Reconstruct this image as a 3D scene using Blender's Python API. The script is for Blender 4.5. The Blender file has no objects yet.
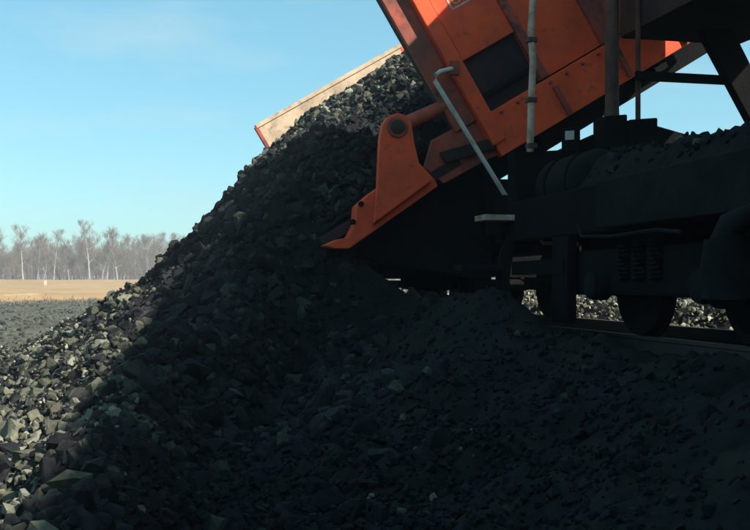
import bpy, bmesh, math, random
import numpy as np
from mathutils import Vector, Matrix, noise as mnoise

random.seed(7); rng = np.random.default_rng(11)
R_ = math.radians
scene = bpy.context.scene
col = scene.collection

# ------------------------------------------------------------------ camera
cd = bpy.data.cameras.new('camera'); cam = bpy.data.objects.new('camera', cd); col.objects.link(cam)
cd.sensor_width = 36; cd.lens = 48.0; cd.clip_start = 0.05; cd.clip_end = 9000
cam.location = (0, 0, 0.525)
cam.rotation_euler = (R_(90 + 1.03), 0, -math.atan(0.23))
scene.camera = cam

# ------------------------------------------------------------------ sun, sky, exposure
to_sun = Vector((0.88, -0.84, 0.93)).normalized()
sun_el = math.asin(to_sun.z); sun_az = math.atan2(to_sun.x, to_sun.y)
w = bpy.data.worlds.new('World'); scene.world = w; w.use_nodes = True
nt = w.node_tree; nt.nodes.clear()
out = nt.nodes.new('ShaderNodeOutputWorld'); bg = nt.nodes.new('ShaderNodeBackground')
sky = nt.nodes.new('ShaderNodeTexSky'); sky.sky_type = 'NISHITA'; sky.sun_disc = False
sky.sun_elevation = sun_el; sky.sun_rotation = sun_az; sky.air_density = 1.0; sky.dust_density = 0.7; sky.ozone_density = 1.0
tint = nt.nodes.new('ShaderNodeMix'); tint.data_type = 'RGBA'; tint.blend_type = 'MULTIPLY'
tint.inputs['Factor'].default_value = 1.0; tint.inputs['B'].default_value = (0.72, 1.0, 1.03, 1)
bg.inputs['Strength'].default_value = 0.089
# thin high cloud veil, by direction
tc = nt.nodes.new('ShaderNodeTexCoord'); mp = nt.nodes.new('ShaderNodeMapping'); mp.inputs['Scale'].default_value = (2.4, 2.4, 9.0); mp.inputs['Location'].default_value = (0.9, 0.2, 0.0)
cn = nt.nodes.new('ShaderNodeTexNoise'); cn.inputs['Scale'].default_value = 2.2; cn.inputs['Detail'].default_value = 6; cn.inputs['Roughness'].default_value = 0.55
cr = nt.nodes.new('ShaderNodeValToRGB'); cr.color_ramp.elements[0].position = 0.48; cr.color_ramp.elements[1].position = 0.80
cr.color_ramp.elements[0].color = (0, 0, 0, 1); cr.color_ramp.elements[1].color = (0.45, 0.45, 0.45, 1)
cm = nt.nodes.new('ShaderNodeMix'); cm.data_type = 'RGBA'; cm.blend_type = 'MIX'; cm.inputs['B'].default_value = (3.6, 4.7, 4.8, 1)
veil = nt.nodes.new('ShaderNodeMix'); veil.data_type = 'RGBA'; veil.inputs['Factor'].default_value = 0.36; veil.inputs['B'].default_value = (1.3, 3.9, 4.4, 1)
L = nt.links.new
L(tc.outputs['Generated'], mp.inputs['Vector']); L(mp.outputs['Vector'], cn.inputs['Vector']); L(cn.outputs['Fac'], cr.inputs['Fac'])
L(sky.outputs['Color'], tint.inputs['A']); L(tint.outputs['Result'], veil.inputs['A']); L(veil.outputs['Result'], cm.inputs['A']); L(cr.outputs['Color'], cm.inputs['Factor'])
L(cm.outputs['Result'], bg.inputs['Color']); L(bg.outputs['Background'], out.inputs['Surface'])

sd = bpy.data.lights.new('sun', 'SUN'); sd.energy = 5.0; sd.angle = R_(0.6); sd.color = (1.0, 0.93, 0.82)
sun = bpy.data.objects.new('sun', sd); col.objects.link(sun); sun.location = (20, -10, 30)
sun.rotation_euler = to_sun.to_track_quat('Z', 'Y').to_euler()
vs = scene.view_settings; vs.view_transform = 'Standard'; vs.look = 'None'; vs.exposure = 1.0; vs.gamma = 1.0; vs.use_curve_mapping = False
scene.render.resolution_x = 1024; scene.render.resolution_y = 724
scene.cycles.max_bounces = 6

# ------------------------------------------------------------------ helpers
def mat(name, base, rough=0.8, dark=None, scale=4.0, lo=0.4, hi=0.65, metal=0.0, bump=0.0, bscale=30.0, third=None, tscale=12.0, tlo=0.55, thi=0.7, spec=0.3, stretch=None):
    m = bpy.data.materials.new(name); m.use_nodes = True
    n = m.node_tree.nodes; l = m.node_tree.links.new
    p = n['Principled BSDF']; p.inputs['Roughness'].default_value = rough; p.inputs['Metallic'].default_value = metal
    p.inputs['Specular IOR Level'].default_value = spec
    p.inputs['Base Color'].default_value = (*base, 1)
    tcn = n.new('ShaderNodeTexCoord'); src = tcn.outputs['Object']
    if stretch:
        mpn = n.new('ShaderNodeMapping'); mpn.inputs['Rotation'].default_value = stretch[1]; mpn.inputs['Scale'].default_value = stretch[0]
        l(src, mpn.inputs['Vector']); src = mpn.outputs['Vector']
    last = None
    def layer(colr, sc, a, b, prev):
        nz = n.new('ShaderNodeTexNoise'); nz.inputs['Scale'].default_value = sc; nz.inputs['Detail'].default_value = 7; nz.inputs['Roughness'].default_value = 0.62
        l(src, nz.inputs['Vector'])
        mr = n.new('ShaderNodeMapRange'); mr.inputs['From Min'].default_value = a; mr.inputs['From Max'].default_value = b
        l(nz.outputs['Fac'], mr.inputs['Value'])
        mx = n.new('ShaderNodeMix'); mx.data_type = 'RGBA'; mx.inputs['A'].default_value = (*base, 1); mx.inputs['B'].default_value = (*colr, 1)
        if prev is not None: l(prev, mx.inputs['A'])
        l(mr.outputs['Result'], mx.inputs['Factor']); return mx.outputs['Result']
    if dark: last = layer(dark, scale, lo, hi, last)
    if third: last = layer(third, tscale, tlo, thi, last)
    if last is not None: l(last, p.inputs['Base Color'])
    if bump:
        nb = n.new('ShaderNodeTexNoise'); nb.inputs['Scale'].default_value = bscale; nb.inputs['Detail'].default_value = 5
        l(tcn.outputs['Object'], nb.inputs['Vector'])
        bp = n.new('ShaderNodeBump'); bp.inputs['Strength'].default_value = bump; bp.inputs['Distance'].default_value = 0.03
        l(nb.outputs['Fac'], bp.inputs['Height']); l(bp.outputs['Normal'], p.inputs['Normal'])
    return m

def stone_mat(name, attr):
    m = bpy.data.materials.new(name); m.use_nodes = True
    n = m.node_tree.nodes; l = m.node_tree.links.new; p = n['Principled BSDF']
    p.inputs['Roughness'].default_value = 0.9; p.inputs['Specular IOR Level'].default_value = 0.05
    if attr:
        a = n.new('ShaderNodeAttribute'); a.attribute_name = 'tone'; fac = a.outputs['Fac']
    else:
        a = n.new('ShaderNodeAttribute'); a.attribute_type = 'OBJECT'; a.attribute_name = 'tone'; fac = a.outputs['Fac']
    r = n.new('ShaderNodeValToRGB'); e = r.color_ramp.elements
    e[0].position = 0.0; e[0].color = (0.010, 0.0108, 0.0128, 1); e[1].position = 1.0; e[1].color = (0.34, 0.33, 0.27, 1)
    for pos, c in ((0.25, (0.023, 0.024, 0.026)), (0.42, (0.058, 0.061, 0.046)), (0.62, (0.096, 0.093, 0.066)), (0.82, (0.165, 0.162, 0.120)), (0.95, (0.27, 0.265, 0.21))):
        x = e.new(pos); x.color = (*c, 1)
    l(fac, r.inputs['Fac'])
    nz = n.new('ShaderNodeTexNoise'); nz.inputs['Scale'].default_value = 25; nz.inputs['Detail'].default_value = 5
    tcn = n.new('ShaderNodeTexCoord'); l(tcn.outputs['Object'], nz.inputs['Vector'])
    mr = n.new('ShaderNodeMapRange'); mr.inputs['From Min'].default_value = 0.3; mr.inputs['From Max'].default_value = 0.7
    mr.inputs['To Min'].default_value = 0.65; mr.inputs['To Max'].default_value = 1.25; l(nz.outputs['Fac'], mr.inputs['Value'])
    mx = n.new('ShaderNodeMix'); mx.data_type = 'RGBA'; mx.blend_type = 'MULTIPLY'; mx.inputs['Factor'].default_value = 1
    l(r.outputs['Color'], mx.inputs['A']); l(mr.outputs['Result'], mx.inputs['B']); l(mx.outputs['Result'], p.inputs['Base Color'])
    bp = n.new('ShaderNodeBump'); bp.inputs['Strength'].default_value = 0.85; bp.inputs['Distance'].default_value = 0.012
    l(nz.outputs['Fac'], bp.inputs['Height']); l(bp.outputs['Normal'], p.inputs['Normal'])
    return m

M = dict(
    orange=mat('orange_paint', (0.84, 0.098, 0.032), 0.6, (0.60, 0.076, 0.030), 2.2, 0.42, 0.66, bump=0.35, bscale=5, third=(0.16, 0.06, 0.04), tscale=7, tlo=0.58, thi=0.76, spec=0.15),
    orange_dirty=mat('orange_paint_dirty', (0.42, 0.075, 0.04), 0.7, (0.18, 0.055, 0.038), 2.6, 0.38, 0.64, bump=0.2, bscale=12, third=(0.05, 0.03, 0.028), tscale=5, tlo=0.54, thi=0.7),
    grimy_red=mat('grimy_red_plate', (0.050, 0.020, 0.020), 0.8, (0.013, 0.013, 0.015), 1.8, 0.36, 0.60, bump=0.2, bscale=10),
    liner=mat('worn_liner', (0.54, 0.40, 0.27), 0.7, (0.36, 0.26, 0.17), 1.6, 0.40, 0.62, third=(0.17, 0.14, 0.12), tscale=6, tlo=0.53, thi=0.72, bump=0.1),
    steel=mat('dark_steel', (0.007, 0.0075, 0.008), 0.8, (0.012, 0.010, 0.009), 3.0, 0.45, 0.7, bump=0.25, bscale=18, spec=0.03),
    steel_lighter=mat('dusty_steel', (0.014, 0.015, 0.016), 0.8, (0.009, 0.009, 0.009), 4.0, 0.4, 0.65, bump=0.2, bscale=20, spec=0.04),
    rust=mat('rusty_brown', (0.050, 0.025, 0.017), 0.85, (0.020, 0.014, 0.012), 4.0, 0.4, 0.65, bump=0.2),
    rust_light=mat('weathered_rust', (0.13, 0.060, 0.042), 0.85, (0.06, 0.032, 0.026), 4.0, 0.4, 0.65, bump=0.2),
    pale_rod=mat('pale_rod', (0.52, 0.50, 0.44), 0.5, (0.28, 0.20, 0.14), 5.0, 0.5, 0.7),
    rod_rust=mat('pale_rusty_rod', (0.50, 0.38, 0.28), 0.7, (0.20, 0.11, 0.07), 4.0, 0.42, 0.64, bump=0.3),
    stencil=mat('stencil_paint', (0.55, 0.42, 0.34), 0.7, (0.38, 0.22, 0.17), 20, 0.45, 0.65),
    soil=mat('dark_spoil', (0.014, 0.015, 0.0145), 0.95, (0.024, 0.024, 0.021), 1.2, 0.42, 0.70, bump=0.6, bscale=28, third=(0.009, 0.0095, 0.010), tscale=5, tlo=0.5, thi=0.7, spec=0.03),
    grey_ground=mat('quarry_ground', (0.095, 0.092, 0.070), 0.95, (0.050, 0.052, 0.043), 0.14, 0.42, 0.60, bump=0.4, bscale=3, third=(0.12, 0.10, 0.065), tscale=0.5, tlo=0.55, thi=0.75, spec=0.05),
    tan=mat('dry_field', (0.35, 0.225, 0.115), 0.95, (0.28, 0.18, 0.085), 0.06, 0.4, 0.65, bump=0.3, bscale=1.0, third=(0.48, 0.34, 0.19), tscale=0.3, tlo=0.55, thi=0.75, spec=0.1),
    bark=mat('birch_bark', (0.31, 0.295, 0.27), 0.9, (0.16, 0.13, 0.11), 1.2, 0.52, 0.68),
    bark_dark=mat('grey_bark', (0.20, 0.17, 0.14), 0.9, (0.10, 0.09, 0.075), 1.2, 0.45, 0.65),
    twig=mat('bare_twigs', (0.17, 0.135, 0.105), 0.95),
    brush=mat('dry_brush', (0.15, 0.115, 0.085), 0.95),
    rail=mat('rail_steel', (0.06, 0.042, 0.033), 0.6, (0.035, 0.028, 0.024), 8.0, 0.4, 0.65),
    timber=mat('old_timber', (0.050, 0.042, 0.034), 0.9, (0.025, 0.022, 0.02), 6.0, 0.4, 0.65),
    white=mat('white_board', (0.50, 0.40, 0.30), 0.7),
    stones=stone_mat('rubble_stone', True), stone=stone_mat('loose_stone', False),
)

def tag(o, label=None, cat=None, group=None, kind=None):
    if label: o['label'] = label
    if cat: o['category'] = cat
    if group: o['group'] = group
    if kind: o['kind'] = kind
    return o
def empty(name, loc, label, cat, group=None):
    o = bpy.data.objects.new(name, None); col.objects.link(o); o.location = loc; o.empty_display_size = 0.2
    return tag(o, label, cat, group)
def root_loc(o):
    v = Vector((0, 0, 0))
    while o is not None: v += o.location; o = o.parent
    return v
class MB:
    """collects verts / faces in world coordinates"""
    def __init__(s): s.v = []; s.f = []
    def poly(s, verts, faces):
        b = len(s.v); s.v += [tuple(x) for x in verts]; s.f += [tuple(b + i for i in f) for f in faces]; return s
    def box(s, a, b):
        (x0, y0, z0), (x1, y1, z1) = a, b
        return s.hexa([(x0, y0, z0), (x1, y0, z0), (x1, y1, z0), (x0, y1, z0), (x0, y0, z1), (x1, y0, z1), (x1, y1, z1), (x0, y1, z1)])
    def hexa(s, p): return s.poly(p, [(3, 2, 1, 0), (4, 5, 6, 7), (0, 1, 5, 4), (1, 2, 6, 5), (2, 3, 7, 6), (3, 0, 4, 7)])
    def prism(s, pts, y0, y1):
        """polygon of (x, z) points extruded along Y"""
        n = len(pts)
        return s.poly([(x, y0, z) for x, z in pts] + [(x, y1, z) for x, z in pts],
                      [tuple(range(n)), tuple(range(2 * n - 1, n - 1, -1))] + [(i, i + n, (i + 1) % n + n, (i + 1) % n) for i in range(n)])
    def tube(s, pts, r, n=8, cap=True):
        pts = [Vector(p) for p in pts]; k = len(pts); rr = r if isinstance(r, (list, tuple)) else [r] * k
        b = len(s.v)
        for i, p in enumerate(pts):
            d = (pts[min(i + 1, k - 1)] - pts[max(i - 1, 0)]).normalized()
            a = d.cross(Vector((0, 0, 1)));  a = a if a.length > 0.05 else d.cross(Vector((1, 0, 0)))
            a.normalize(); c = d.cross(a)
            for j in range(n):
                t = 2 * math.pi * j / n; s.v.append(tuple(p + (a * math.cos(t) + c * math.sin(t)) * rr[i]))
        for i in range(k - 1):
            for j in range(n):
                s.f.append((b + i * n + j, b + i * n + (j + 1) % n, b + (i + 1) * n + (j + 1) % n, b + (i + 1) * n + j))
        if cap: s.f.append(tuple(b + j for j in reversed(range(n)))); s.f.append(tuple(b + (k - 1) * n + j for j in range(n)))
        return s
    def lathe(s, c, axis, prof, n=28):
        """profile of (offset along axis, radius) about an axis 'X' or 'Y' through c"""
        b = len(s.v)
        for o, r in prof:
            for j in range(n):
                t = 2 * math.pi * j / n
                if axis == 'X': s.v.append((c[0] + o, c[1] + r * math.cos(t), c[2] + r * math.sin(t)))
                else: s.v.append((c[0] + r * math.cos(t), c[1] + o, c[2] + r * math.sin(t)))
        for i in range(len(prof) - 1):
            for j in range(n):
                s.f.append((b + i * n + j, b + i * n + (j + 1) % n, b + (i + 1) * n + (j + 1) % n, b + (i + 1) * n + j))
        s.f.append(tuple(b + j for j in range(n))); s.f.append(tuple(b + (len(prof) - 1) * n + j for j in reversed(range(n))))
        return s
    def build(s, name, m, parent=None, bevel=0.0, smooth=False):
        o0 = root_loc(parent)
        me = bpy.data.meshes.new(name); me.from_pydata([(x - o0.x, y - o0.y, z - o0.z) for x, y, z in s.v], [], s.f)
        bm = bmesh.new(); bm.from_mesh(me); bmesh.ops.recalc_face_normals(bm, faces=bm.faces)
        if bevel: bmesh.ops.bevel(bm, geom=[e for e in bm.edges if e.is_manifold and e.calc_face_angle(0) > 0.5], offset=bevel, segments=2, profile=0.5, affect='EDGES')
        bm.to_mesh(me); bm.free()
        if smooth:
            me.polygons.foreach_set('use_smooth', [True] * len(me.polygons)); me.set_sharp_from_angle(angle=R_(40))
        me.materials.append(m); o = bpy.data.objects.new(name, me); col.objects.link(o)
        if parent: o.parent = parent
        return o

# ------------------------------------------------------------------ value noise
def vnoise(x, y, seed):
    x = np.asarray(x, float); y = np.asarray(y, float)
    xi = np.floor(x).astype(np.int64); yi = np.floor(y).astype(np.int64); fx = x - xi; fy = y - yi
    fx = fx * fx * (3 - 2 * fx); fy = fy * fy * (3 - 2 * fy)
    def h(a, b):
        n = (a * 374761393 + b * 668265263 + seed * 1442695041) & 0x7fffffff
        n = ((n ^ (n >> 13)) * 1274126177) & 0x7fffffff
        return ((n ^ (n >> 16)) & 0xffff) / 65535.0
    return (h(xi, yi) * (1 - fx) + h(xi + 1, yi) * fx) * (1 - fy) + (h(xi, yi + 1) * (1 - fx) + h(xi + 1, yi + 1) * fx) * fy - 0.5
def fbm(x, y, sc, seed, octv=4):
    r = 0; a = 1.0
    for k in range(octv):
        r = r + a * vnoise(np.asarray(x) / sc * 2 ** k + 17.3 * k, np.asarray(y) / sc * 2 ** k - 9.1 * k, seed + k); a *= 0.55
    return r
def sst(a, b, x):
    t = np.clip((np.asarray(x, float) - a) / (b - a), 0, 1); return t * t * (3 - 2 * t)

# body frame of the tilted wagon: u runs up along the floor, v stands square on it
TH = R_(31); CT, ST = math.cos(TH), math.sin(TH)
def B(u, v): return (u * CT - v * ST, u * ST + v * CT)
def uv_box(mb, u0, u1, v0, v1, y0, y1):
    return mb.prism([B(u0, v0), B(u1, v0), B(u1, v1), B(u0, v1)], y0, y1)

Y0, Y1 = 12.5, 25.1           # near and far end of the tipping body

def crest(x):                 # cross-section of the fresh heap beside the wagon
    x = np.asarray(x, float)
    return np.where(x > 0, 0.42 + 0.96 * x, 0.42 + 0.56 * x)
def heap_h(x, y):
    x = np.asarray(x, float); y = np.asarray(y, float)
    wob = fbm(x, y, 2.6, 5, 3) * 0.35
    c = crest(x + fbm(x, y, 1.5, 91, 3) * 0.25) - (0.20 + 0.15 * sst(-0.4, 0.6, x)) * sst(18, 13, y) + wob
    s = 0.055 + 0.45 * sst(-0.3, 1.3, x) + 2.1 * sst(0.7, 2.4, x) ** 1.5
    front = c - s * np.maximum(13.3 - y, 0) - 0.62 * np.maximum(y - 26, 0)
    front = np.where(x > 2.62, np.minimum(front, 0.90 - 0.8 * (x - 2.62)), np.minimum(front, 0.601 * x - 0.10 + 2.6 * np.maximum(y - 12.7, 0) + 4.5 * np.maximum(2.35 - x, 0)))
    bank = -1.0 + 1.03 * sst(0.4, 4.0, x + fbm(x, y, 1.8, 33, 3) * 0.7) + fbm(x, y, 1.4, 44, 4) * 0.26
    bump_ = 0.33 * np.exp(-((x - 3.75) / .75) ** 2) * sst(8.8, 10.6, y) * sst(17, 14, y)
    bank = bank + bump_
    ground = np.full_like(x, -1.6)
    k = 0.12
    m = np.maximum(front, bank * sst(30, 24, y) + ground * (1 - sst(30, 24, y)))
    m = np.maximum(m, ground + 0.1 * fbm(x, y, 3, 3, 3))
    edge = sst(-9.5, -5.5, x) * sst(-6.5, -3.0, y) * sst(46, 38, y)
    m = m * edge + (-1.9) * (1 - edge)
    # keep clear of the ballast shoulder
    lim = np.where(x > 3.9, -0.02 - 0.25 * (x - 3.9) + bump_, 99)
    m = np.minimum(m, np.where((x > 3.9), lim, m))
    clod = np.abs(fbm(x, y, 0.34, 61, 4)) * 0.16 + fbm(x, y, 0.11, 71, 3) * 0.035
    return m + clod * edge - 0.03
def load_h(x, y):
    x = np.asarray(x, float); y = np.asarray(y, float)
    c = 0.46 + 0.96 * x - 0.35 * sst(18, 13, y) + 0.50 * sst(17, 23, y) + fbm(x, y, 2.0, 15, 3) * 0.3
    c = c - 0.80 * sst(20, 13.2, y) * sst(2.3, 3.3, x)
    c = c - 0.45 * sst(21, 15, y) * sst(3.2, 4.2, x)
    c = np.where(x > 2.8, c - 0.19 * (x - 2.8), c); c = np.where(x > 3.6, c - 0.12 * (x - 3.6), c)
    c = np.minimum(c, 0.601 * x - 0.15 + 2.3 * np.maximum(y - 12.74, 0) + 0.25 * sst(2.9, 3.6, x))
    return c + np.abs(fbm(x, y, 0.34, 62, 4)) * 0.16 + fbm(x, y, 0.11, 72, 3) * 0.035

def grid_mesh(name, xs, ys, hf, m, smooth=True):
    X, Y = np.meshgrid(xs, ys); Z = hf(X, Y)
    V = np.stack([X.ravel(), Y.ravel(), Z.ravel()], 1); nx, ny = len(xs), len(ys)
    i = np.arange((ny - 1) * (nx - 1)); r = i // (nx - 1); c = i % (nx - 1); a = r * nx + c
    F = np.stack([a, a + 1, a + nx + 1, a + nx], 1)
    me = bpy.data.meshes.new(name); me.vertices.add(len(V)); me.vertices.foreach_set('co', V.ravel())
    me.loops.add(F.size); me.loops.foreach_set('vertex_index', F.ravel().astype(np.int32))
    me.polygons.add(len(F)); me.polygons.foreach_set('loop_start', (np.arange(len(F)) * 4).astype(np.int32))
    me.update(calc_edges=True); me.validate()
    if smooth: me.polygons.foreach_set('use_smooth', [True] * len(me.polygons))
    me.materials.append(m); o = bpy.data.objects.new(name, me); col.objects.link(o); return o

# ------------------------------------------------------------------ ground, field, track bed
def ground_h(x, y):
    return -1.3 + fbm(x, y, 9, 21, 4) * 0.22 + fbm(x, y, 40, 23, 3) * 0.3 * sst(20, 60, np.hypot(x, y)) - 0.1
g = np.concatenate([-np.geomspace(6000, 30, 34), np.linspace(-29, 29, 60), np.geomspace(30, 6000, 34)])
gy = np.concatenate([-np.geomspace(6000, 30, 30), np.linspace(-29, 29, 40), np.linspace(30, 130, 90), np.geomspace(132, 6000, 30)])
tag(grid_mesh('ground', g, gy, ground_h, M['grey_ground']), kind='structure')
def field_h(x, y):
    e = y + fbm(x, y * 0, 14, 81, 4) * 14
    return -1.6 + 0.95 * sst(112, 121, e) + 2.0 * sst(120, 275, y) + fbm(x, y, 12, 83, 4) * 0.22
tag(grid_mesh('field', np.concatenate([-np.geomspace(700, 91, 10), np.linspace(-90, 60, 130), np.geomspace(62, 700, 10)]),
              np.concatenate([np.linspace(104, 150, 46), np.linspace(152, 420, 60)]), field_h, M['tan']), kind='structure')
def bed_h(x, y):
    return -0.20 + 0.0 * x - 0.9 * sst(4.25, 3.3, x) + fbm(x, y, 0.3, 101, 3) * 0.05
tag(grid_mesh('track_bed', np.linspace(3.3, 7.4, 44), np.concatenate([np.linspace(-40, 3, 40), np.linspace(3.2, 30, 190), np.linspace(31, 160, 60)]), bed_h, M['soil']), kind='structure')
def rbank_h(x, y):
    return -0.30 + 0.42 * sst(6.9, 8.2, x) - 1.3 * sst(12, 18, x) + fbm(x, y, 1.5, 111, 4) * 0.25 + np.abs(fbm(x, y, 0.3, 112, 3)) * 0.15
rbank = tag(grid_mesh('rubble_bank', np.linspace(6.9, 19, 90), np.linspace(-10, 60, 260), rbank_h, M['soil']), kind='structure')

def rear_h(x, y):
    return -1.5 + 7.2 * sst(-3.2, -9.5, y + fbm(x, y, 4, 151, 3) * 1.6 + 0.25 * np.maximum(-x - 6, 0) * 0) * sst(-24, -14, x) * sst(4.4, 1.5, x) * sst(-26, -16, y) + fbm(x, y, 2, 153, 4) * .3
tag(grid_mesh('sky_blocker', np.linspace(-26, 4.2, 90), np.linspace(-27, -2.6, 80), rear_h, M['soil']), kind='structure')  # unseen bank added behind the camera to cut sky light on the heap
heap_x = np.linspace(-10, 4.45, 192)
heap_y = np.concatenate([np.linspace(-7, 1.4, 30), np.geomspace(1.5, 27, 380), np.linspace(27.3, 47, 50)])
heap = tag(grid_mesh('spoil_heap', heap_x, heap_y, heap_h, M['soil']), kind='structure')

# rails and sleepers
tr = tag(MB().box((5.55, -40, -0.5), (5.65, 160, -0.45)).build('track', M['soil']), kind='structure')
for x in (4.85, 6.37):
    prof = [(-.07, -.17), (.07, -.17), (.07, -.155), (.012, -.13), (.012, -.045), (.036, -.035), (.036, -.003), (.028, 0), (-.028, 0), (-.036, -.003), (-.036, -.035), (-.012, -.045), (-.012, -.13), (-.07, -.155)]
    MB().prism([(x + a, b) for a, b in prof], -40, 160).build('rail', M['rail'], tr)
slp = MB().box((4.2, -.12, -.33), (7.0, .12, -.172)).build('sleeper', M['timber'], tr, bevel=0.012)
for i in range(75):
    o = slp if i == 0 else slp.copy()
    if i: col.objects.link(o); o.parent = tr
    o.location = (random.uniform(-.03, .03), 1.2 + i * 0.55, random.uniform(-.004, 0.0)); o.rotation_euler = (0, 0, random.uniform(-.012, .012))

# ------------------------------------------------------------------ stones
def rock_proto(seed, n=17):
    r = random.Random(seed); bm = bmesh.new()
    el = (r.uniform(.75, 1.35), r.uniform(.6, 1.0), r.uniform(.42, .8))
    for _ in range(n):
        d = Vector((r.gauss(0, 1), r.gauss(0, 1), r.gauss(0, 1)))
        q = max(abs(d.x), abs(d.y), abs(d.z)); d = d.normalized() * 0.55 + d / q * 0.4
        d *= r.uniform(.8, 1.05)
        bm.verts.new((d.x * el[0] * .55, d.y * el[1] * .55, d.z * el[2] * .55))
    res = bmesh.ops.convex_hull(bm, input=bm.verts)
    bmesh.ops.delete(bm, geom=[v for v in bm.verts if not v.link_faces], context='VERTS')
    bmesh.ops.triangulate(bm, faces=bm.faces); bmesh.ops.recalc_face_normals(bm, faces=bm.faces)
    bm.verts.index_update()
    V = np.array([v.co[:] for v in bm.verts]); F = np.array([[v.index for v in f.verts] for f in bm.faces]); bm.free()
    return V, F
PROT = [rock_proto(100 + i) for i in range(14)]

def rand_rot(n):
    q = rng.normal(size=(n, 4)); q /= np.linalg.norm(q, axis=1)[:, None]; a, b, c, d = q.T
    return np.stack([1 - 2 * (c * c + d * d), 2 * (b * c - a * d), 2 * (b * d + a * c), 2 * (b * c + a * d), 1 - 2 * (b * b + d * d), 2 * (c * d - a * b),
                     2 * (b * d - a * c), 2 * (c * d + a * b), 1 - 2 * (b * b + c * c)], 1).reshape(n, 3, 3)
def scatter(name, P, S, T, parent=None):
    """thousands of small stones as one mesh: P positions, S sizes, T tone"""
    V = []; F = []; TT = []; base = 0; k = rng.integers(0, len(PROT), len(P)); Rm = rand_rot(len(P))
    for q, (pv, pf) in enumerate(PROT):
        idx = np.nonzero(k == q)[0]
        if not len(idx): continue
        v = np.einsum('nij,mj->nmi', Rm[idx], pv) * S[idx][:, None, None] + P[idx][:, None, :]
        f = pf[None] + (np.arange(len(idx)) * len(pv))[:, None, None] + base
        V.append(v.reshape(-1, 3)); F.append(f.reshape(-1, 3)); TT.append(np.repeat(T[idx], len(pv))); base += len(idx) * len(pv)
    V = np.concatenate(V); F = np.concatenate(F); TT = np.concatenate(TT)
    me = bpy.data.meshes.new(name); me.vertices.add(len(V)); me.vertices.foreach_set('co', V.ravel())
    me.loops.add(F.size); me.loops.foreach_set('vertex_index', F.ravel().astype(np.int32))
    me.polygons.add(len(F)); me.polygons.foreach_set('loop_start', (np.arange(len(F)) * 3).astype(np.int32))
    me.update(calc_edges=True)
    me.polygons.foreach_set('use_smooth', [False] * len(F))
    at = me.attributes.new('tone', 'FLOAT', 'POINT'); at.data.foreach_set('value', TT.astype(np.float32))
    me.materials.append(M['stones']); o = bpy.data.objects.new(name, me); col.objects.link(o)
    if parent: o.parent = parent
    o['kind'] = 'stuff'; return o
def tones(n, sunlit):
    """dry: 0 = shade painted in as dark stone, 1 = sunlight painted in as pale stone"""
    t = rng.beta(1.6, 2.4, n) * (0.24 + 0.72 * sunlit); hi = rng.random(n) < (0.004 + 0.14 * sunlit)
    t[hi] = rng.uniform(0.60, 1.0, hi.sum()) * (0.55 + .15 + 0.3 * (sunlit[hi] if np.ndim(sunlit) else sunlit)); return np.clip(t, 0, 1)

n = 90000
yy = np.exp(rng.uniform(math.log(2.6), math.log(27), n)); xx = rng.uniform(-0.36, 0.62, n) * yy * 0.9 + rng.normal(0, .3, n)
ok = (xx > -7.5) & (xx < 3.75); xx, yy = xx[ok], yy[ok]; n = len(xx)
def sunlit_at(x, y): return sst(0.15, -0.55, x + fbm(x, y, 3, 131, 3) * 0.7 - 0.045 * (y - 6) + 0.10)
sunlit = sunlit_at(xx, yy)          # tone follows the shadow edge: shaded slope painted dark, sunlit foot pale
keep = rng.random(n) < (0.62 + 0.38 * sst(1.2, -0.6, xx)) * (1 - 0.5 * sst(0.9, 2.0, xx + fbm(xx, yy, 1.6, 171, 3) * 2.2)); xx, yy, sunlit = xx[keep], yy[keep], sunlit[keep]; n = len(xx)
S = np.clip(rng.lognormal(math.log(0.046), 0.48, n), 0.018, 0.17) * (0.75 + 0.35 * np.clip(yy / 9, 0, 1.8)) * (1 - 0.28 * sst(0.6, 2.0, xx))
P = np.stack([xx, yy, np.maximum(heap_h(xx, yy), ground_h(xx, yy)) + S * 0.12], 1)
scatter('rubble', P, S, tones(n, sunlit), heap)
n = 9000
xx = rng.uniform(-0.4, 2.6, n); yy = rng.uniform(8.5, 25, n); q_ = xx + fbm(xx, yy, 2, 161, 3) * .8 > 0.15; xx, yy = xx[q_], yy[q_]; n = len(xx); S = np.clip(rng.lognormal(math.log(0.12), 0.45, n), 0.05, 0.34)
scatter('clods', np.stack([xx, yy, heap_h(xx, yy) + S * .08], 1), S, rng.beta(1.5, 2.2, n) * 0.42 + 0.03, heap)
n = 16000
xx = rng.uniform(7.0, 12, n); yy = rng.uniform(4, 34, n); S = np.clip(rng.lognormal(math.log(0.07), 0.4, n), 0.03, 0.2)
scatter('rubble', np.stack([xx, yy, rbank_h(xx, yy) + S * .15], 1), S, np.clip(tones(n, np.full(n, 1.0)) + 0.18, 0, 1), rbank)

protos = []
for i, (pv, pf) in enumerate(PROT):
    me = bpy.data.meshes.new('stone'); me.from_pydata(pv.tolist(), [], pf.tolist()); me.materials.append(M['stone']); protos.append(me)
def stones_in(count, px, yr, size, hf, parent, tone=None):
    for _ in range(count):
        while True:
            y = math.exp(random.uniform(math.log(yr[0]), math.log(yr[1]))); x = random.uniform(*px) * y
            if -6 < x < 3.6: break
        s = random.uniform(*size) * (0.6 + 0.05 * y)
        o = bpy.data.objects.new('stone', random.choice(protos)); col.objects.link(o); o.parent = parent
        o.location = (x, y, float(hf(np.array([x]), np.array([y]))[0]) + s * .08); o.scale = (s, s, s)
        o.rotation_euler = (random.uniform(0, 6.28), random.uniform(0, 6.28), random.uniform(0, 6.28))
        lit_ = float(sunlit_at(np.array([x]), np.array([y]))[0]); o['tone'] = float(tones(1, np.array([lit_]))[0]) if tone is None or lit_ > .3 else random.choice(tone) * random.uniform(.7, 1.2)
stones_in(120, (-0.16, 0.02), (4.6, 15), (0.08, 0.19), heap_h, heap)
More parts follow.
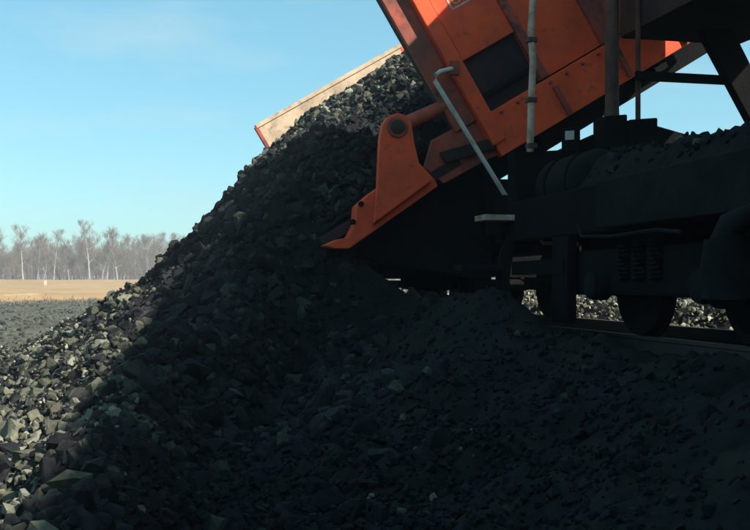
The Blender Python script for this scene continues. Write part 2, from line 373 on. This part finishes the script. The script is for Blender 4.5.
stones_in(100, (-0.05, 0.30), (6.0, 18), (0.08, 0.26), heap_h, heap, (.08, .15, .22, .28, .40))
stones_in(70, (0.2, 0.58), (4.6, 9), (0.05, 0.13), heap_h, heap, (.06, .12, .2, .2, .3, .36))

# ------------------------------------------------------------------ tilted dump wagon
dw = empty('dump_wagon', (5.6, 18.8, -0.003), 'orange side-tipping railway dump wagon tilted left, spilling dark rubble', 'dump wagon')
UL, UR, VT = 4.70, 8.90, 2.42     # left and right edge of the end walls, their top
# floor and the closed side wall
uv_box(MB(), 4.75, UR, -0.10, 0.06, Y0 + .12, Y1 - .1).build('floor', M['grimy_red'], dw)
sw = uv_box(MB(), UR, UR + .10, -0.05, 1.75, Y0 + .1, Y1 - .1).build('side_wall', M['orange_dirty'], dw)
for k in range(8):
    y = Y0 + .8 + k * 1.55; uv_box(MB(), UR + .10, UR + .22, -0.05, 1.7, y, y + .14).build('rib', M['orange_dirty'], sw)
# near end wall
ew = uv_box(MB(), UL, UR + .1, 0.10, VT, Y0 + .10, Y0 + .22).build('end_wall', M['grimy_red'], dw)
uv_box(MB(), 5.26, 6.13, 0.86, VT - .06, Y0 + .015, Y0 + .10).build('panel', M['orange'], ew, bevel=.008)
uv_box(MB(), 6.17, 7.15, 0.12, VT - .06, Y0 + .02, Y0 + .10).build('panel', M['orange'], ew, bevel=.008)
uv_box(MB(), 7.19, UR, 0.12, VT - .06, Y0 + .02, Y0 + .10).build('panel', M['orange_dirty'], ew, bevel=.008)
uv_box(MB(), 5.02, 5.22, -0.30, VT + .02, Y0 - .09, Y0 + .10).build('post', M['orange'], ew, bevel=.015)
uv_box(MB(), 6.09, 6.21, 0.12, VT, Y0 - .03, Y0 + .10).build('post', M['orange_dirty'], ew, bevel=.01)
uv_box(MB(), 7.10, 7.24, 0.12, VT, Y0 - .05, Y0 + .10).build('post', M['orange_dirty'], ew, bevel=.01)
uv_box(MB(), UR - .05, UR + .12, -.2, VT + .02, Y0 - .08, Y0 + .10).build('post', M['orange_dirty'], ew, bevel=.012)
uv_box(MB(), UL, UR + .1, VT, VT + .10, Y0 - .04, Y0 + .26).build('top_rail', M['orange'], ew, bevel=.012)
uv_box(MB(), 5.22, 6.09, 0.30, 0.36, Y0 + .03, Y0 + .10).build('stiffener', M['steel_lighter'], ew)
uv_box(MB(), UL, 5.02, 0.10, VT, Y0 + .02, Y0 + .10).build('edge_plate', M['orange_dirty'], ew, bevel=.01)
# bottom beam of the tipping body
bb = uv_box(MB(), 5.06, UR + .1, -0.48, 0.10, Y0 - .05, Y0 + .10).build('bottom_beam', M['orange'], dw, bevel=.012)
for u in (6.15, 7.2, 8.2):
    uv_box(MB(), u, u + .07, -0.46, -0.04, Y0 - .10, Y0 - .05).build('stiffener', M['orange_dirty'], bb)
# far end wall with the pale worn liner
fe = uv_box(MB(), UL - .08, UR + .1, 0.0, VT, Y1 - .02, Y1 + .08).build('end_wall', M['orange'], dw)
uv_box(MB(), UL - .06, UR, 0.0, VT - .05, Y1 - .06, Y1 - .02).build('liner_plate', M['liner'], fe)
uv_box(MB(), UL - .10, UR + .1, VT - .05, VT + .05, Y1 - .10, Y1 + .1).build('top_rail', M['liner'], fe)
uv_box(MB(), UL - .14, UL - .06, 0.0, VT, Y1 - .09, Y1 + .1).build('edge_strip', M['orange_dirty'], fe)
# underframe of the tipping body
for k in range(9):
    y = Y0 + .55 + k * 1.45
    uv_box(MB(), 4.9, UR, -0.78, -0.10, y, y + .16).build('cross_beam', M['steel'], dw)
for u in (5.7, 7.7): uv_box(MB(), u, u + .2, -0.62, -0.10, Y0 + .1, Y1 - .1).build('long_beam', M['steel'], dw)
# lowered side flap with hinge bracket, pin and arm
fl = uv_box(MB(), 2.42, 4.55, -0.30, -0.18, Y0 + .05, Y1 - .2).build('side_flap', M['grimy_red'], dw)
def uvpoly(pts): return [B(*p) for p in pts]
def img(px, py, Y):   # end-plane layout point measured on the wagon's end
    a = math.atan(.23); p = math.atan(.018); x = (px - 375) / 1000; y = (265 - py) / 1000
    d = Vector((math.sin(a) * math.cos(p) + x * math.cos(a) - y * math.sin(a) * math.sin(p), math.cos(a) * math.cos(p) - x * math.sin(a) - y * math.cos(a) * math.sin(p), math.sin(p) + y * math.cos(p)))
    q = d * (Y / d.y); return (q.x, q.z + .525)
I = lambda pts, Y: [img(a, b, Y) for a, b in pts]
br = MB().prism(I([(322, 246), (333, 249), (347, 249), (435, 187), (431, 180), (417, 165), (380, 186), (366, 196), (354, 207), (353, 224), (346, 238), (335, 240)], 12.45), 12.30, 12.60).build('flap_edge', M['orange'], fl, bevel=.012)
tri = MB().prism(I([(372, 224), (376, 186), (378, 140), (381, 125), (387, 117), (396, 114), (405, 117), (410, 124), (412, 142), (417, 163), (430, 181)], 12.3), 12.20, 12.32).build('hinge_bracket', M['orange'], fl, bevel=.012)
x, z = img(397, 127, 12.2)
MB().lathe((x, 12.2, z), 'Y', [(-.06, .075), (-.05, .09), (.0, .09), (.12, .085)], 20).build('hinge_pin', M['rust'], fl, smooth=True)
MB().lathe((x, 12.2, z), 'Y', [(-.03, .125), (-.02, .135), (.02, .135)], 24).build('pin_washer', M['orange_dirty'], fl, smooth=True)
a0 = img(404, 124, 12.6); a1 = img(450, 104, 12.6)
MB().tube([(a0[0], 12.6, a0[1]), (a1[0], 12.6, a1[1])], .095, 10).build('hinge_arm', M['orange_dirty'], fl, smooth=True)
MB().prism(I([(432, 140), (482, 113), (506, 152), (486, 160), (443, 184), (424, 168)], 12.6), 12.56, 12.68).build('hinge_plate', M['orange_dirty'], fl, bevel=.01)
MB().prism(I([(440, 152), (492, 138), (498, 147), (446, 163)], 12.5), 12.46, 12.56).build('hinge_link', M['rust'], fl, bevel=.01)
for q in ((361, 204), (353, 222)):
    x, z = img(*q, 12.3); MB().lathe((x, 12.28, z), 'Y', [(-.02, .03), (0, .035), (.04, .035)], 10).build('bolt', M['steel'], fl)
# bent white handrail on the end post
hr = [img(457, 66, 12.3), img(441, 71, 12.2), img(436, 75, 12.18), img(435, 81, 12.18), img(470, 138, 12.18), img(508, 200, 12.2)]
yy_ = [12.42, 12.22, 12.18, 12.18, 12.18, 12.2]
MB().tube([(p[0], y, p[1]) for p, y in zip(hr, yy_)], .030, 10).build('handrail', M['pale_rod'], dw, smooth=True)
x, z = img(507, 199, 12.2); MB().box((x - .07, 12.16, z - .06), (x + .07, 12.24, z + .05)).build('handrail_clamp', M['steel'], dw, bevel=.01)
x, z = img(454, 68, 12.4); MB().box((x - .06, 12.36, z - .09), (x + .06, 12.44, z + .09)).build('handrail_bracket', M['orange_dirty'], dw)
# bolts along the end wall, the beam and the bracket; clamps on the rods
bolt = MB().lathe((0, 0, 0), 'Y', [(-.022, .018), (-.018, .024), (.012, .024)], 8).build('bolt', M['orange_dirty']); bolt_me = bolt.data; bpy.data.objects.remove(bolt)
def bolt_at(x, y, z, parent):
    o = bpy.data.objects.new('bolt', bolt_me); col.objects.link(o); o.parent = parent; rl = root_loc(parent); o.location = (x - rl.x, y - rl.y, z - rl.z)
for k in range(13):
    bolt_at(*[(q[0], Y0 - .06, q[1]) for q in (B(5.35 + k * .27, .03),)][0], bb)
# stencilled plate lettering near the top
def text_obj(s, u, v, size, Y, parent):
    cu = bpy.data.curves.new('stencil_letters', 'FONT'); cu.body = s; cu.size = size; cu.extrude = .002; cu.materials.append(M['stencil'])
    o = bpy.data.objects.new('stencil_letters', cu); col.objects.link(o)
    bpy.context.view_layer.update(); me = bpy.data.meshes.new_from_object(o); bpy.data.objects.remove(o)
    me.materials.clear(); me.materials.append(M['stencil']); o = bpy.data.objects.new('stencil_letters', me); col.objects.link(o)
    x, z = B(u, v); o.parent = parent; rl = root_loc(parent); o.location = (x - rl.x, Y - rl.y, z - rl.z); 
    o.rotation_euler = (Matrix.Rotation(-TH, 3, 'Y') @ Matrix.Rotation(R_(90), 3, 'X')).to_euler(); return o
u0, v0 = 5.47, 1.50
text_obj('GUM', u0 + .05, v0 + .05, .17, Y0 + .009, ew)
fr = MB()
for a in ((u0, u0 + .52, v0, v0 + .022), (u0, u0 + .52, v0 + .19, v0 + .212), (u0, u0 + .022, v0 + .022, v0 + .19), (u0 + .498, u0 + .52, v0 + .022, v0 + .19)):
    uv_box(fr, *a, Y0 + .008, Y0 + .0145)
fr.build('stencil_border', M['stencil'], ew)
# fixed chassis, tipping cylinders, running gear
MB().box((4.45, Y0 + .25, 1.15), (6.75, Y0 + .55, 1.93)).build('buffer_beam', M['steel'], dw, bevel=.02)
MB().prism([(2.75, .85), (4.6, .55), (4.6, 1.95), (4.05, 1.95), (3.75, 1.86), (3.35, 1.62), (2.75, 1.26)], Y0 + .40, Y0 + .62).build('pivot_bracket', M['steel'], dw, bevel=.02)
MB().box((4.2, Y0 + .6, .95), (4.9, Y1 - .4, 1.62)).build('pivot_sill', M['steel'], dw)
MB().box((5.25, Y0 + .55, 0.95), (5.95, Y1 - .3, 1.55)).build('centre_sill', M['steel'], dw)
for y in (14.1, 17.3, 20.4, 23.3):
    p0 = Vector((7.05, y, 1.2)); x1, z1 = B(7.75, -.6); p1 = Vector((x1, y, z1)); d = (p1 - p0)
    MB().tube([p0, p0 + d * .45], .22, 16).tube([p0 + d * .45, p0 + d * .75], .17, 16).tube([p0 + d * .75, p1], .12, 14).build('tipping_cylinder', M['steel_lighter'], dw, smooth=True)
    MB().box((5.9, y - .14, .95), (7.3, y + .14, 1.25)).build('cylinder_bracket', M['steel'], dw)
def wheelset(y, parent, r=.5):
    for x, sgn in ((4.85, -1), (6.37, 1)):
        prof = [(0.07 * -sgn, r + .03), (0.04 * -sgn, r + .03), (0.03 * -sgn, r), (-0.06 * -sgn, r - .01), (-0.06 * -sgn, r - .08), (-0.01 * -sgn, r - .12), (-.01 * -sgn, .16), (-.08 * -sgn, .14), (-.08 * -sgn, .10)]
        MB().lathe((x, y, r), 'X', prof, 32).build('wheel', M['steel'], parent, smooth=True)
    MB().tube([(4.45, y, r), (6.77, y, r)], .085, 12).build('axle', M['steel'], parent, smooth=True)
for y in (15.0, 16.85, 21.4, 23.25): wheelset(y, dw)
for yc in (15.92, 22.3):
    for x in (4.50, 6.72): MB().prism([(x - .07, .42), (x + .07, .42), (x + .07, .80), (x - .07, .80)], yc - 1.35, yc + 1.35).build('bogie_frame', M['steel'], dw, bevel=.03)
    MB().box((4.6, yc - .22, .62), (6.6, yc + .22, .96)).build('bolster', M['steel'], dw)

# the load still sliding out of the body
lo = grid_mesh('rubble_load', np.linspace(2.2, 7.0, 96), np.linspace(Y0 + .23, Y1 - .065, 190), load_h, M['soil'])
tag(lo, 'dark rubble load sliding out of the tilted orange wagon body', 'rubble', kind='stuff')
n = 9000
xx = rng.uniform(2.3, 6.6, n); yl = rng.uniform(Y0 + .35, Y1 - .15, n); S = np.clip(rng.lognormal(math.log(0.095), .42, n), .03, .26)
scatter('rubble', np.stack([xx, yl, load_h(xx, yl) + S * .15], 1), S, tones(n, np.clip(sst(15.8, 20.5, yl), .06, 1.0)), lo)  # stones paled toward the far wall to paint in the sunlit strip
n = 2600; xx = rng.uniform(2.2, 3.6, n); yl = 12.78 + rng.random(n) ** 1.5 * 3; S = np.clip(rng.lognormal(math.log(.085), .45, n), .03, .24)
scatter('clods', np.stack([xx, yl, load_h(xx, yl) + S * .1], 1), S, rng.beta(1.5, 2.2, n) * .42 + .03, lo)

# ------------------------------------------------------------------ neighbouring service wagon (near, untilted)
nw = empty('bunker_wagon', (5.6, 4.0, -0.002), 'dark railway bunker wagon with overhead box and open platform at right', 'railway wagon')
E = 11.8        # its far end
BX, BZ = img(620, 37.5, E)
st, sl = M['steel'], M['steel_lighter']
MB().box((4.30, -9, 1.02), (4.46, 11.575, 1.50)).build('side_sill', st, nw, bevel=.02)
MB().box((6.76, -9, 1.02), (6.92, 11.575, 1.50)).build('side_sill', st, nw, bevel=.02)
MB().box((4.465, -9, 1.40), (6.755, 11.57, 1.49)).build('deck', st, nw)
MB().box((4.24, 11.58, 1.0), (6.96, 11.8, 1.56)).build('buffer_beam', st, nw, bevel=.02)
MB().box((5.3, -8, .85), (5.9, 11.57, 1.38)).build('centre_sill', st, nw)
bx = MB().prism([(BX, BZ), (7.65, BZ), (7.65, 6.4), (BX, 6.4)], -9, E).build('bunker', M['rust'], nw, bevel=.01)
MB().prism([(BX + .02, BZ - .012), (7.63, BZ - .012), (7.63, BZ - .002), (BX + .02, BZ - .002)], -8.98, E - .02).build('bunker_floor', st, bx)
for y in (9.6, 7.4, 5.2, 3.0): MB().box((BX - .07, y, BZ + .05), (BX - .003, y + .1, 6.25)).build('rib', M['rust'], bx)
MB().box((6.93, -9, .95), (7.05, 10.0, 3.58)).build('sun_block_wall', st, nw)  # unseen wall added to stop sun passing beneath the bunker
for y in (9.95, 7.0, 4.0): MB().box((7.06, y - .08, 1.0), (7.16, y + .06, 3.58)).build('post', st, nw)
# platform posts in view
def px_tube(pts, r, Y, name, m, parent, nseg=10):
    q = [img(a, b, Y) for a, b in pts]; return MB().tube([(p[0], Y, p[1]) for p in q], r, nseg).build(name, m, parent, smooth=True)
px_tube([(612, -70), (612, 60), (612, 124)], .085, 11.2, 'platform_post', M['rust_light'], nw)
px_tube([(638, -70), (638, 128)], .032, 11.25, 'platform_post', M['rust_light'], nw)
px_tube([(535, -60), (533, 0), (531, 30), (533, 62), (531, 110), (530, 152)], .042, 11.3, 'vertical_rod', M['rod_rust'], nw)
for yy2 in (40, 100, 146):
    x, z = img(531.5, yy2, 11.3); MB().box((x - .06, 11.25, z - .03), (x + .06, 11.36, z + .03)).build('rod_clamp', M['rust_light'], nw, bevel=.006)
a0 = img(636, 76, 11.15); a1 = img(790, 77, 11.15)
MB().box((a0[0], 11.1, a0[1] - .05), (a1[0], 11.18, a0[1] + .055)).build('platform_rail', st, nw)
MB().prism(I([(697, 30), (728, 30), (775, 125), (748, 125)], 10.95), 10.85, 11.0).build('diagonal_brace', st, nw, bevel=.01)
MB().prism(I([(622, 122), (650, 120), (650, 150), (622, 150)], 11.2), 11.0, 11.4).build('post_socket', st, nw, bevel=.02)
MB().prism(I([(598, 118), (622, 116), (622, 150), (598, 150)], 11.2), 11.05, 11.35).build('post_socket', st, nw, bevel=.02)
# equipment at the platform end
MB().prism(I([(514, 152), (560, 150), (600, 132), (655, 125), (700, 138), (760, 140), (760, 214), (612, 210), (590, 245), (520, 245)], 11.3), 11.3, 11.56).build('end_plate', st, nw, bevel=.015)
cab = MB().prism(I([(563, 129), (577, 128), (577, 152), (563, 152)], 11.2), 11.1, 11.25).build('lamp_box', st, nw, bevel=.01)
q = I([(565.5, 131), (574, 130.5), (574, 139.5), (565.5, 140)], 11.09); MB().prism(q, 11.085, 11.10).build('lamp_face', M['pale_rod'], nw)
MB().lathe((4.72, 9.7, 1.62), 'Y', [(0, .18), (.06, .30), (.12, .34), (1.1, .34), (1.16, .30), (1.22, .18)], 28).build('air_reservoir', sl, nw, smooth=True)
for y in (9.95, 10.5): MB().lathe((4.72, y, 1.62), 'Y', [(0, .36), (.06, .36)], 28).build('reservoir_band', st, nw, smooth=True)
MB().box((4.16, 6.2, 1.04), (4.30, 8.75, 1.49)).build('equipment_box', sl, nw, bevel=.015)
MB().box((4.13, 5.0, 1.0), (4.32, 6.1, 1.55)).build('equipment_box', st, nw, bevel=.015)
# corner bracket, straps and two foot steps
MB().prism(I([(508, 156), (534, 150), (534, 172), (524, 182), (520, 214), (508, 214)], 11.6), 11.5, 11.62).build('corner_bracket', sl, nw, bevel=.01)
q = [img(518, 205, 11.5), img(512, 228, 11.5), img(500, 252, 11.5), img(496, 278, 11.5), img(497, 300, 11.5)]
MB().prism([(a, b) for a, b in q] + [(a + .16, b) for a, b in reversed(q)], 11.46, 11.52).build('step_strap', sl, nw)
for (xa, xb, yv) in ((480, 522, 218), (459, 500, 268)):
    p0 = img(xa, yv, 11.4); p1 = img(xb, yv, 11.4)
    MB().box((p0[0], 11.25, p0[1] - .035), (p1[0], 11.60, p0[1] + .035)).build('foot_step', sl if yv > 250 else M['rod_rust'], nw, bevel=.008)
px_tube([(533, 222), (538, 236), (543, 243), (578, 244)], .022, 11.15, 'brake_pipe', M['rod_rust'], nw)
MB().tube([(4.18, 9.2, 1.10), (4.15, 9.05, .98), (4.15, 8.4, .95), (4.15, 7.6, .97), (4.15, 7.2, .93)], .018, 8).build('brake_pipe', M['steel_lighter'], nw, smooth=True)
# bogie
for y in (7.15, 9.12): wheelset(y, nw, .5)
MB().prism([(4.42, .40), (4.56, .40), (4.56, .86), (4.42, .86)], 6.7, 10.1).build('bogie_frame', st, nw, bevel=.04)
MB().prism([(6.66, .40), (6.80, .40), (6.80, .86), (6.66, .86)], 6.7, 10.1).build('bogie_frame', st, nw, bevel=.04)
MB().box((4.5, 8.1, .62), (6.7, 8.6, 1.0)).build('bolster', st, nw)
for y in (7.15, 9.12):
    MB().lathe((4.30, y, .5), 'X', [(-.06, .08), (-.04, .13), (.0, .145), (.14, .145)], 20).build('axle_box', sl, nw, smooth=True)
for y in (8.05, 8.35, 8.65):
    pts = [(4.42 + .075 * math.cos(t * 1.2), y + .075 * math.sin(t * 1.2), .55 + t * .008) for t in range(48)]
    MB().tube(pts, .018, 6).build('coil_spring', st, nw, smooth=True)
MB().tube([(4.22, 6.12, 1.05), (4.16, 6.25, 1.02), (4.11, 6.42, .95), (4.10, 6.47, .80)], [.05, .07, .10, .13], 14).tube([(4.10, 6.47, .84), (4.10, 6.48, .62), (4.10, 6.49, .42), (4.11, 6.5, .36)], [.16, .19, .17, .10], 16).build('brake_cylinder', sl, nw, smooth=True)
MB().prism([(4.30, .10), (4.40, .10), (4.40, 1.02), (4.30, 1.02)], 9.72, 10.15).build('rail_guard', st, nw, bevel=.01)
MB().box((4.28, 9.8, .62), (4.40, 11.3, .78)).build('guard_brace', st, nw)
for y in (-5.0, -6.6): wheelset(y, nw, .5)
for x in (4.42, 6.66): MB().prism([(x, .40), (x + .14, .40), (x + .14, .86), (x, .86)], -7.5, -4.1).build('bogie_frame', st, nw, bevel=.04)
# spilled rubble lying on the deck
def deck_h(x, y):
    e = sst(4.35, 4.7, x) * sst(6.9, 6.5, x) * sst(5.4, 6.2, y) * sst(10.4, 9.6, y)
    return 1.47 + e * (0.24 + 0.06 * (y - 6) * .6 + fbm(x, y, .7, 141, 3) * .16 + np.abs(fbm(x, y, .2, 143, 3)) * .10)
dr = tag(grid_mesh('deck_rubble', np.linspace(4.32, 6.9, 50), np.linspace(5.3, 10.5, 100), deck_h, M['soil']), 'dark spilled rubble lying on the deck of the bunker wagon', 'rubble', kind='stuff')
n = 700; xx = rng.uniform(4.5, 6.6, n); yl = rng.uniform(5.9, 10, n); S = np.clip(rng.lognormal(math.log(.07), .4, n), .03, .15)
scatter('rubble', np.stack([xx, yl, deck_h(xx, yl) + S * .1], 1), S, tones(n, np.full(n, .2)), dr)

# ------------------------------------------------------------------ trees beyond the field
def tree_mesh(seed, h, lean, spread, thick):
    r = random.Random(seed); tr_ = MB(); tw = MB()
    pts = []; p = Vector((0, 0, -.4)); d = Vector((lean, r.uniform(-.05, .05), 1)).normalized(); rad = []
    k = 9
    for i in range(k):
        pts.append(p.copy()); rad.append(max(thick * (1 - i / (k - .5)) ** .8, .03)); d = (d + Vector((r.uniform(-.07, .07), r.uniform(-.07, .07), .05))).normalized(); p = p + d * h / k
    tr_.tube(pts, rad, 6)
    def branch(o, dr, ln, rr, lev):
        q = [o]; dd = dr.normalized(); n = 4; rs = [rr]
        for i in range(n):
            dd = (dd + Vector((r.uniform(-.25, .25), r.uniform(-.25, .25), r.uniform(-.05, .28)))).normalized(); q.append(q[-1] + dd * ln / n); rs.append(rr * (1 - .65 * (i + 1) / n))
        (tr_ if lev == 0 else tw).tube(q, rs, 4 if lev == 0 else 3, cap=False)
        if lev < 3:
            for _ in range((6, 5, 4)[lev]):
                t = r.uniform(.25, 1); i = min(int(t * n), n - 1); o2 = q[i].lerp(q[i + 1], t * n - i)
                a = Vector((r.gauss(0, 1), r.gauss(0, 1), r.uniform(-.1, .9))).normalized()
                branch(o2, (dd * .7 + a * .8), ln * r.uniform(.48, .75), max(rr * .45, .014), lev + 1)
    nb = r.randint(14, 18)
    for b in range(nb):
        t = r.uniform(.20, .98); i = min(int(t * (k - 1)), k - 2); o = pts[i].lerp(pts[i + 1], t * (k - 1) - i)
        an = r.uniform(0, 6.28); up = r.uniform(.45, 1.2)
        branch(o, Vector((math.cos(an), math.sin(an), up)), h * spread * r.uniform(.7, 1.35) * (1.15 - t * .75), max(thick * .42 * (1.1 - t), .03), 0)
    return tr_, tw
protoT = []
LBL = []
for s in range(7):
    birch = s in (0, 2, 3, 5)
    a, b = tree_mesh(40 + s, (13.5, 11.5, 14.5, 12.2, 10.0, 13.0, 8.5)[s], (.05, -.12, .02, .22, .0, -.06, .1)[s], (.30, .34, .28, .26, .36, .3, .4)[s], (.20, .15, .23, .17, .14, .2, .12)[s])
    ma = a.build('trunk', M['bark'] if birch else M['bark_dark']); mb = b.build('crown', M['twig'])
    protoT.append((ma.data, mb.data)); bpy.data.objects.remove(ma); bpy.data.objects.remove(mb)
spots = []
for i in range(80):
    yv = random.uniform(260, 310); spots.append((-0.165 + 0.0028 * i + random.uniform(-.003, .003), yv))
# (ratio x/y, y, proto, scale) of the trees one can tell apart; more behind
special = [(-0.143, 258, 0, 0.95), (-0.113, 256, 2, 0.98), (-0.100, 257, 0, 0.86), (-0.094, 255, 3, 0.78), (-0.071, 258, 5, 0.70), (-0.052, 254, 2, 1.06), (-0.036, 257, 0, 0.98), (-0.026, 256, 5, 0.90), (0.012, 257, 1, 0.92)]
DESC = ['pale birch at the left edge of the tree line', 'tall pale birch with tangled crown, second clear one from the left edge', 'slim pale birch just right of the tangled tall one',
        'short birch leaning right beside the field marker', 'short grey birch left of the brightest tall birch', 'brightest and tallest white birch in the tree line',
        'tall birch just right of the brightest white one', 'tall thin birch nearest the sloping rubble heap', 'grey bare tree half hidden by the crest of the heap']
def plant(x, y, k, sc, label, rot):
    z = float(field_h(np.array([x]), np.array([y]))[0])
    e = empty('bare_tree', (x, y, z), label, 'tree', 'bare trees along the far edge of the field'); e.rotation_euler = (0, 0, rot); e.scale = (sc, sc, sc)
    for nm, me in zip(('trunk', 'crown'), protoT[k]):
        o = bpy.data.objects.new(nm, me); col.objects.link(o); o.parent = e
for (rx, y, k, sc), d in zip(special, DESC): plant(rx * y, y, k, sc, d, random.uniform(-.5, .5))
for i, (rx, y) in enumerate(spots): plant(rx * y, y + 8, random.choice((0, 1, 2, 4, 4, 6, 5)), random.uniform(.66, 1.0), 'bare grey tree standing in the mass of the tree line', random.uniform(0, 6.28))
# far wood and undergrowth reading as one mass
wd = MB(); rr = random.Random(5)
for i in range(6500):
    x = rr.uniform(-150, 120); y = rr.uniform(266, 330); h = rr.choice((rr.uniform(2, 5), rr.uniform(4, 9))); z = 1.3
    p = [Vector((x, y, z - .3))]; d = Vector((rr.uniform(-.2, .2), 0, 1))
    for k in range(3): p.append(p[-1] + d * h / 3); d = d + Vector((rr.uniform(-.3, .3), rr.uniform(-.2, .2), 0))
    wd.tube(p, [.05, .045, .03, .015], 3, cap=False)
    for b in range(8):
        o = p[1].lerp(p[3], rr.random()); wd.tube([o, o + Vector((rr.uniform(-1, 1), rr.uniform(-.6, .6), rr.uniform(.5, 1.6)))], [.03, .015], 3, cap=False)
tag(wd.build('far_wood', M['brush']), 'grey-brown leafless undergrowth massed behind the field edge', 'undergrowth', kind='stuff')
# pale marker standing in the field
x, y = -0.0925 * 175, 175.0; z = float(field_h(np.array([x]), np.array([y]))[0])
mk = empty('field_marker', (x, y, z), 'small white marker board on a post in the tan field', 'marker')
MB().box((x - .05, y - .04, z - .2), (x + .05, y + .04, z + .9)).build('post', M['white'], mk)
MB().prism([(x - .24, z + .30), (x + .24, z + .30), (x + .25, z + .8), (x + .12, z + 1.08), (x - .12, z + 1.1), (x - .22, z + .82)], y - .09, y - .045).build('board', M['white'], mk)

# clods on the quarry floor and withered grass on the field's ragged lip
n = 5000; yg = rng.uniform(20, 108, n); xg = rng.uniform(-.22, .06, n) * yg; S = np.clip(rng.lognormal(math.log(.16), .5, n), .05, .6)
scatter('clods', np.stack([xg, yg, ground_h(xg, yg) - S * .1], 1), S, rng.beta(2, 2, n) * .55 + .15, bpy.data.objects['ground'])
gr = MB(); ng = 5000
gx = rng.uniform(-40, 14, ng); ge = rng.normal(111.5, 2.2, ng); gyv = ge - fbm(gx, gx * 0, 14, 81, 4) * 14
gz = np.maximum(field_h(gx, gyv), ground_h(gx, gyv))
for x, y, z in zip(gx.tolist(), gyv.tolist(), gz.tolist()):
    hh = random.uniform(.12, .42); a = random.uniform(0, 3.1); q = .05
    gr.poly([(x - q * math.cos(a), y - q * math.sin(a), z - .05), (x + q * math.cos(a), y + q * math.sin(a), z - .05), (x + random.uniform(-.2, .2), y + random.uniform(-.2, .2), z + hh)], [(0, 1, 2)])
tag(gr.build('dry_grass', M['brush']), 'ragged withered grass along the near edge of the tan field', 'grass', kind='stuff')
# ------------------------------------------------------------------ thin air haze
hm = bpy.data.materials.new('haze_air'); hm.use_nodes = True; hn = hm.node_tree; hn.nodes.clear()
ho = hn.nodes.new('ShaderNodeOutputMaterial'); hv = hn.nodes.new('ShaderNodeVolumePrincipled')
hv.inputs['Color'].default_value = (0.88, 0.94, 1.0, 1); hv.inputs['Density'].default_value = 0.0009; hv.inputs['Anisotropy'].default_value = 0.2
hn.links.new(hv.outputs['Volume'], ho.inputs['Volume'])
hz = MB().box((-6500, -6500, -5.0), (6500, 6500, 24.0)).build('haze', hm); hz['kind'] = 'stuff'; hz['label'] = 'thin pale haze in the air over the far field'; hz['category'] = 'haze'
